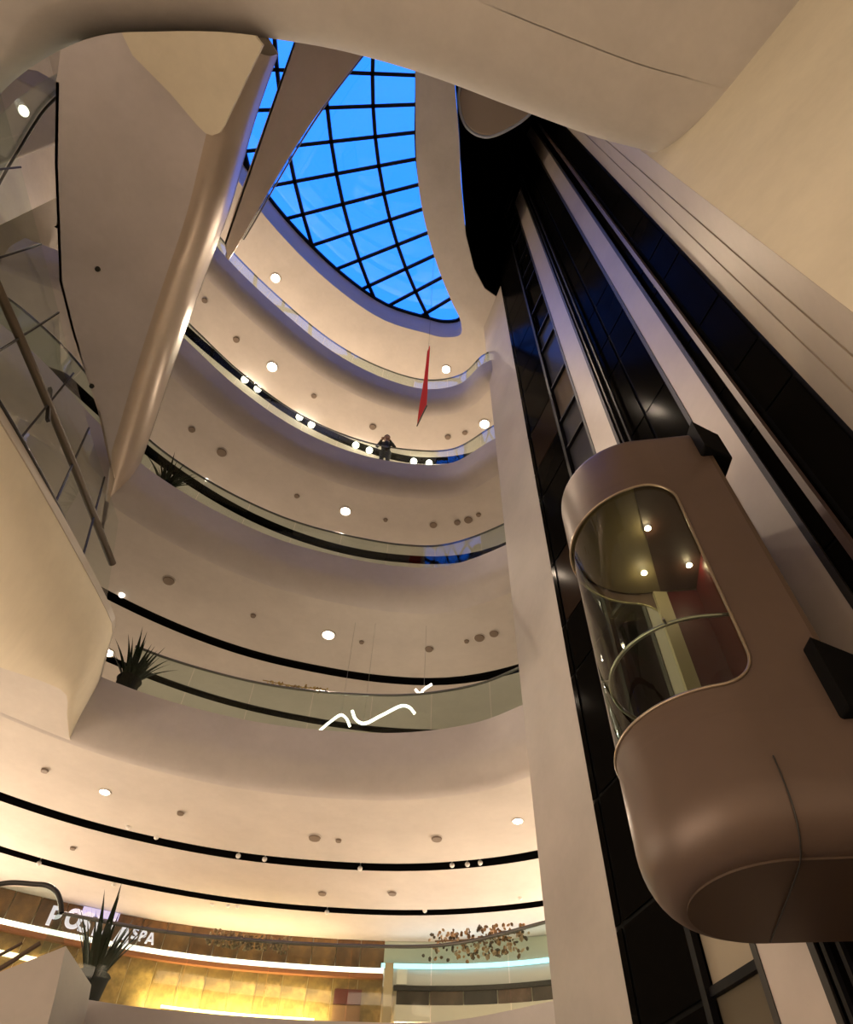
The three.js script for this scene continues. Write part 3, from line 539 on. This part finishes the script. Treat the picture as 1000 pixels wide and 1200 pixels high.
function disc(name, px, py, h, r, label, category, group, mat = std([0.22, 0.17, 0.13], 0.6)) {
  const [x, d] = atH(px, py, h), g = thing(name, label, category, group, V(x, h, d));
  mesh('cover', new THREE.CylinderGeometry(r, r * 0.85, 0.05, 18), mat, g).position.y = -0.02; mesh('rim', new THREE.TorusGeometry(r, r * 0.12, 6, 20), M.plaster, g).rotation.x = Math.PI / 2;
}
const SPK = (k, n, l) => l.forEach(([px, py, r]) => disc('ceiling_speaker', px, py, k, (r ?? 0.13) * 0.85, `small dark round ceiling speaker in the ${n} gallery ceiling`, 'speaker', `${n} ceiling speakers`));
SPK(7.4, 'lowest', [[369, 981, 0.16], [512, 982, 0.14], [397, 984, 0.08], [212, 952, 0.09], [378, 1046, 0.12], [460, 1046, 0.12], [53, 902, 0.09], [86, 993, 0.08]]);
SPK(12.4, 'second storey', [[198, 680, 0.18], [297, 721, 0.09], [503, 760, 0.14], [562, 747, 0.17], [579, 742, 0.15], [424, 752, 0.08], [547, 751, 0.08]]);
SPK(17.4, 'third storey', [[225, 503, 0.13], [260, 530, 0.19], [348, 581, 0.1], [508, 615, 0.15], [549, 609, 0.17], [536, 612, 0.13], [452, 609, 0.09], [561, 603, 0.1]]);
SPK(22.4, 'fourth storey', [[240, 352, 0.12], [277, 398, 0.14], [368, 464, 0.12], [437, 500, 0.16], [525, 512, 0.14], [545, 507, 0.12]]);
[[115, 315], [108, 452]].forEach(([px, py]) => disc('sprinkler_cap', px, py, 12.4, 0.05, 'tiny dark sprinkler cap in the broad bridge soffit', 'sprinkler', 'bridge soffit sprinklers', M.dark));
[[150, 970], [183, 982], [279, 1004], [310, 1008], [422, 1019], [530, 1015], [548, 1014], [563, 1012], [45, 1013], [133, 1037], [249, 1060], [267, 1062], [278, 1063], [383, 1070], [498, 1068], [610, 1053]].forEach(([px, py], i) => {
  const [x, d] = atH(px, py, 7.38), g = thing('slot_sprinkler', 'tiny white sprinkler head in a black ceiling slot of the lowest ceiling', 'sprinkler', 'lowest ceiling slot sprinklers', V(x, 7.4, d));
  mesh('head', new THREE.SphereGeometry(0.055, 10, 8), std([0.9, 0.88, 0.85], 0.3), g); mesh('pipe', new THREE.CylinderGeometry(0.015, 0.015, 0.16, 6), M.steel, g).position.y = 0.08;
});

// ---------------------------------------------------------------- white squiggle reflections built as glowing tubes, blue screen, garlands
{
  const mat = glow([1, 0.93, 0.78], 3.2), D = 12.9;  // glowing tubes stand in for a lamp reflection on the glass
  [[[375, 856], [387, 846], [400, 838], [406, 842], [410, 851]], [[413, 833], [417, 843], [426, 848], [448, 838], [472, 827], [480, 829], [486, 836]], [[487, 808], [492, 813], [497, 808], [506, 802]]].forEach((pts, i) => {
    const o = thing('reflection_tube', '', 'light tube'); mesh('tube', tube(pts.map(p => atD(p[0], p[1], D)), [0.03, 0.035, 0.03][i], 50, 8), mat, o);
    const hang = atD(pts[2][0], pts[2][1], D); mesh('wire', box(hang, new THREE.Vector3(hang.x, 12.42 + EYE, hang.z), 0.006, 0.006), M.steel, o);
    tag(o, ['short hooked white reflection tube beside the long wavy one', 'long wavy white reflection tube behind the glass', 'small tick shaped white reflection tube by the handrail'][i], 'light tube', 'white reflection tubes');
    const p = new THREE.PointLight(rgb(1, 0.9, 0.7), 0.5); p.position.copy(atD(pts[2][0], pts[2][1], D)); p.position.z += 0.1; p.castShadow = true; scene.add(p);  // added point light for each reflection tube
  });
  const petal = new THREE.SphereGeometry(0.035, 5, 4);
  const garland = (pts, n, spread, curve, label, cols) => {
    const g = thing('garland', label, 'garland'), mats = cols.map(k => std(k, 0.7));
    const P = pts.map(([x, y]) => { const q = onCurve(curve, x, y); return V(q.x, q.h, q.d); }), cv = new THREE.CatmullRomCurve3(P);
    mesh('branch', tube(P, 0.012, 30, 5), mats[0], g);
    const sets = mats.map(() => []), e = new THREE.Euler(), qt = new THREE.Quaternion();
    for (let k = 0; k < n; k++) { const p = cv.getPoint(rnd()).add(new THREE.Vector3((rnd() - 0.5) * spread, (rnd() - 0.65) * spread * 1.1, (rnd() - 0.5) * spread * 0.4)); qt.setFromEuler(e.set(rnd() * 6, rnd() * 6, rnd() * 6)); sets[k % mats.length].push(petal.clone().applyMatrix4(new THREE.Matrix4().compose(p, qt, new THREE.Vector3(0.5 + rnd(), 0.35 + rnd() * 0.6, 0.4 + rnd() * 0.7)))); }
    sets.forEach((l, i) => { mesh('flowers', mergeGeometries(l), mats[i], g).userData.kind = 'stuff'; });
  };
  const c1 = offset(LEVELS[1].curve, 0.35), c2 = offset(LEVELS[2].curve, 0.35);
  garland([[510, 1103], [550, 1101], [580, 1097], [608, 1092]], 260, 0.4, c1, 'dried flower garland by the handrail next to the column', [[0.20, 0.12, 0.06], [0.45, 0.26, 0.12], [0.55, 0.40, 0.25], [0.10, 0.08, 0.05]]);
  garland([[245, 1095], [290, 1101], [340, 1106]], 160, 0.2, c1, 'thin dried flower garland in front of the brown shop band', [[0.35, 0.24, 0.13], [0.5, 0.36, 0.2], [0.2, 0.14, 0.08]]);
  garland([[308, 797], [345, 804], [382, 808]], 70, 0.12, c2, 'thin golden garland along the second storey handrail', [[0.35, 0.25, 0.08], [0.55, 0.42, 0.16], [0.25, 0.17, 0.08]]);
}

// ---------------------------------------------------------------- plants
function leafGeo(L, wd, bend) {
  const rows = [], n = 6; for (let k = 0; k <= n; k++) { const t = k / n, y = L * t * (1 - 0.12 * bend * t), z = L * bend * t * t * 0.5, hw = wd * Math.pow(Math.sin(Math.PI * (0.12 + 0.88 * (1 - t) * 0.55 + 0.0)), 1) * (1 - t * t * 0.96); rows.push([new THREE.Vector3(-hw, y, z + hw * 0.3), new THREE.Vector3(0, y, z), new THREE.Vector3(hw, y, z + hw * 0.3)]); }
  return grid(rows, false, 0);
}
function plant(x, h, d, s, nLeaf, spread, label) {
  const g = thing('potted_plant', label, 'plant', null, V(x, h, d)), geos = [0, 1, 2, 3].map(k => leafGeo(0.85 + 0.12 * k, 0.05 + 0.006 * k, 0.12 + 0.2 * k * spread));
  const pot = mesh('pot', new THREE.LatheGeometry([[0, 0], [0.17, 0], [0.2, 0.05], [0.25, 0.42], [0.27, 0.45], [0.25, 0.47], [0.23, 0.44], [0, 0.42]].map(p => new THREE.Vector2(p[0], p[1])), 28), M.pot, g);
  mesh('soil', new THREE.CylinderGeometry(0.23, 0.23, 0.02, 24), M.dark, pot).position.y = 0.43;
  for (let k = 0; k < nLeaf; k++) { const m = mesh('leaf', geos[k % 4], M.leaf, g), a = k * 2.4 + rnd() * 0.5, t = 0.08 + spread * 0.6 * (k / nLeaf) + rnd() * 0.1; m.position.set(Math.cos(a) * 0.1, 0.42, Math.sin(a) * 0.1); m.rotation.set(0, Math.PI / 2 - a, 0); m.rotateX(t); m.scale.setScalar(0.75 + rnd() * 0.35); }
  g.scale.setScalar(s);
}
plant(-4.82, 3.6, 12.25, 1.0, 34, 0.55, 'tall dark spiky plant in a black pot beside the gold shop');
plant(-5.95, 8.6, 11.4, 0.95, 34, 0.7, 'dark spiky potted plant behind the glass below the cream wing');
plant(-6.6, 13.6, 9.98, 0.8, 36, 0.65, 'dark spreading potted plant at the foot of the bridge soffit');

// ---------------------------------------------------------------- red banner on a wire
{
  const b = thing('banner', 'narrow red banner hanging edge on below the skylight', 'banner'), D = 8.6, T = atD(502.5, 408, D), B = atD(494.5, 488, D);
  const rows = []; for (let k = 0; k <= 16; k++) { const t = k / 16, y = T.y + (B.y - T.y) * t, hw = 0.03 + 0.09 * Math.min(1, t * 1.3); rows.push([-1, -0.5, 0, 0.5, 1].map(u => new THREE.Vector3(T.x + (B.x - T.x) * t + u * hw * 0.9 + 0.012 * Math.sin(6 * t + u), y, -D + u * hw * 2.5 + 0.03 * Math.sin(5 * t + 2 * u)))); }
  const cl = mesh('cloth', grid(rows, false, 0), M.flag, b);
  mesh('wire', box(T, new THREE.Vector3(T.x - 0.02, 29.28 + EYE, T.z), 0.008, 0.008), M.dark, b);
  mesh('weight_bar', box(rows[16][0], rows[16][4], 0.03, 0.03), M.dark, cl);
}

// ---------------------------------------------------------------- person leaning on the fourth storey handrail
{
  const P = thing('person', 'dark haired person in a grey green top leaning on the glass railing', 'person', null, V(-1.48, 18.6, 12.14)); P.scale.setScalar(1.06);
  // local metres: x right, y up, z towards the atrium
  const field = (bones, res, min, size) => {
    const mc = new MarchingCubes(res, M.leaf, false, false, 200000); mc.isolation = 0;
    const sm = (a, b, k) => { const h = Math.max(0, Math.min(1, 0.5 + 0.5 * (b - a) / k)); return b + (a - b) * h - k * h * (1 - h); };
    for (let k = 0; k < res; k++) for (let j = 0; j < res; j++) for (let i = 0; i < res; i++) {
      const p = [min[0] + size * i / res, min[1] + size * j / res, min[2] + size * k / res]; let dd = 9;
      for (const [a, b, ra, rb] of bones) {
        const ab = [b[0] - a[0], b[1] - a[1], b[2] - a[2]], ap = [p[0] - a[0], p[1] - a[1], p[2] - a[2]], l2 = ab[0] ** 2 + ab[1] ** 2 + ab[2] ** 2 || 1e-9, t = Math.max(0, Math.min(1, (ap[0] * ab[0] + ap[1] * ab[1] + ap[2] * ab[2]) / l2));
        dd = sm(dd, Math.hypot(ap[0] - ab[0] * t, ap[1] - ab[1] * t, ap[2] - ab[2] * t) - (ra + (rb - ra) * t), 0.025);
      }
      mc.field[i + j * res + k * res * res] = -dd;
    }
    mc.update();
    const g = new THREE.BufferGeometry(); g.setAttribute('position', new THREE.BufferAttribute(mc.positionArray.slice(0, mc.count * 3), 3)); g.setAttribute('normal', new THREE.BufferAttribute(mc.normalArray.slice(0, mc.count * 3), 3));
    g.scale(size / 2, size / 2, size / 2); g.translate(min[0] + size / 2, min[1] + size / 2, min[2] + size / 2); return g;
  };
  const hand = (sx) => { const X = 0.1, w = [sx * (X + 0.04), 1.12, 0.3], f = []; f.push([w, [sx * X, 1.13, 0.35], 0.026, 0.032]); for (let k = 0; k < 4; k++) { const o = (k - 1.5) * 0.019; f.push([[sx * X + o, 1.135, 0.36], [sx * X + o, 1.145, 0.39 + 0.006 * (k === 1)], 0.0095, 0.009], [[sx * X + o, 1.145, 0.39], [sx * X + o, 1.11, 0.41], 0.009, 0.008]); } f.push([[sx * (X - 0.03), 1.13, 0.33], [sx * (X - 0.055), 1.12, 0.365], 0.011, 0.009]); return f; };
  const headBones = [[[0, 1.47, 0.03], [0, 1.57, 0.06], 0.055, 0.055], [[0, 1.65, 0.06], [0, 1.71, 0.05], 0.085, 0.095], [[0, 1.6, 0.09], [0, 1.64, 0.09], 0.055, 0.07], [[0, 1.655, 0.155], [0, 1.63, 0.168], 0.012, 0.016], [[-0.09, 1.66, 0.06], [-0.095, 1.64, 0.055], 0.02, 0.016], [[0.09, 1.66, 0.06], [0.095, 1.64, 0.055], 0.02, 0.016]];
  const skin = std([0.32, 0.19, 0.13], 0.6), cloth = std([0.055, 0.06, 0.05], 0.85, { map: blotch }), denim = std([0.03, 0.035, 0.05], 0.9);
  const legs = [[[-0.09, 0.95, -0.06], [-0.1, 0.5, -0.02], 0.1, 0.065], [[-0.1, 0.5, -0.02], [-0.1, 0.08, -0.06], 0.065, 0.045], [[0.09, 0.95, -0.06], [0.1, 0.5, -0.05], 0.1, 0.065], [[0.1, 0.5, -0.05], [0.1, 0.08, -0.12], 0.065, 0.045], [[-0.06, 0.95, -0.05], [0.06, 0.95, -0.05], 0.12, 0.12], [[-0.1, 0.04, -0.08], [-0.11, 0.035, 0.08], 0.042, 0.035], [[0.1, 0.04, -0.14], [0.11, 0.035, 0.02], 0.042, 0.035]];
  const torso = [[[0, 0.98, -0.05], [0, 1.3, -0.01], 0.14, 0.15], [[-0.14, 1.4, 0.01], [0.14, 1.4, 0.01], 0.07, 0.07], [[0, 1.3, 0], [0, 1.42, 0.01], 0.14, 0.09], [[-0.19, 1.39, 0.01], [-0.27, 1.15, 0.06], 0.06, 0.05], [[-0.27, 1.15, 0.06], [-0.14, 1.12, 0.3], 0.048, 0.035], [[0.19, 1.39, 0.01], [0.27, 1.15, 0.06], 0.06, 0.05], [[0.27, 1.15, 0.06], [0.14, 1.12, 0.3], 0.048, 0.035]];
  mesh('body', mergeGeometries([field(headBones, 64, [-0.16, 1.42, -0.1], 0.36), field(hand(-1), 56, [-0.22, 1.03, 0.24], 0.22), field(hand(1), 56, [0.0, 1.03, 0.24], 0.22)]), skin, P);
  mesh('top', field(torso, 72, [-0.45, 0.8, -0.4], 0.9), cloth, P);
  mesh('trousers', field(legs, 84, [-0.6, -0.05, -0.6], 1.2), denim, P);
  mesh('hair', field([[[0, 1.7, 0.03], [0, 1.73, 0.04], 0.1, 0.105], [[0, 1.62, 0.0], [0, 1.68, 0.01], 0.075, 0.095]], 40, [-0.18, 1.5, -0.15], 0.36), std([0.012, 0.01, 0.008], 0.7), P);
}
//TAIL
renderer.render(scene, camera);
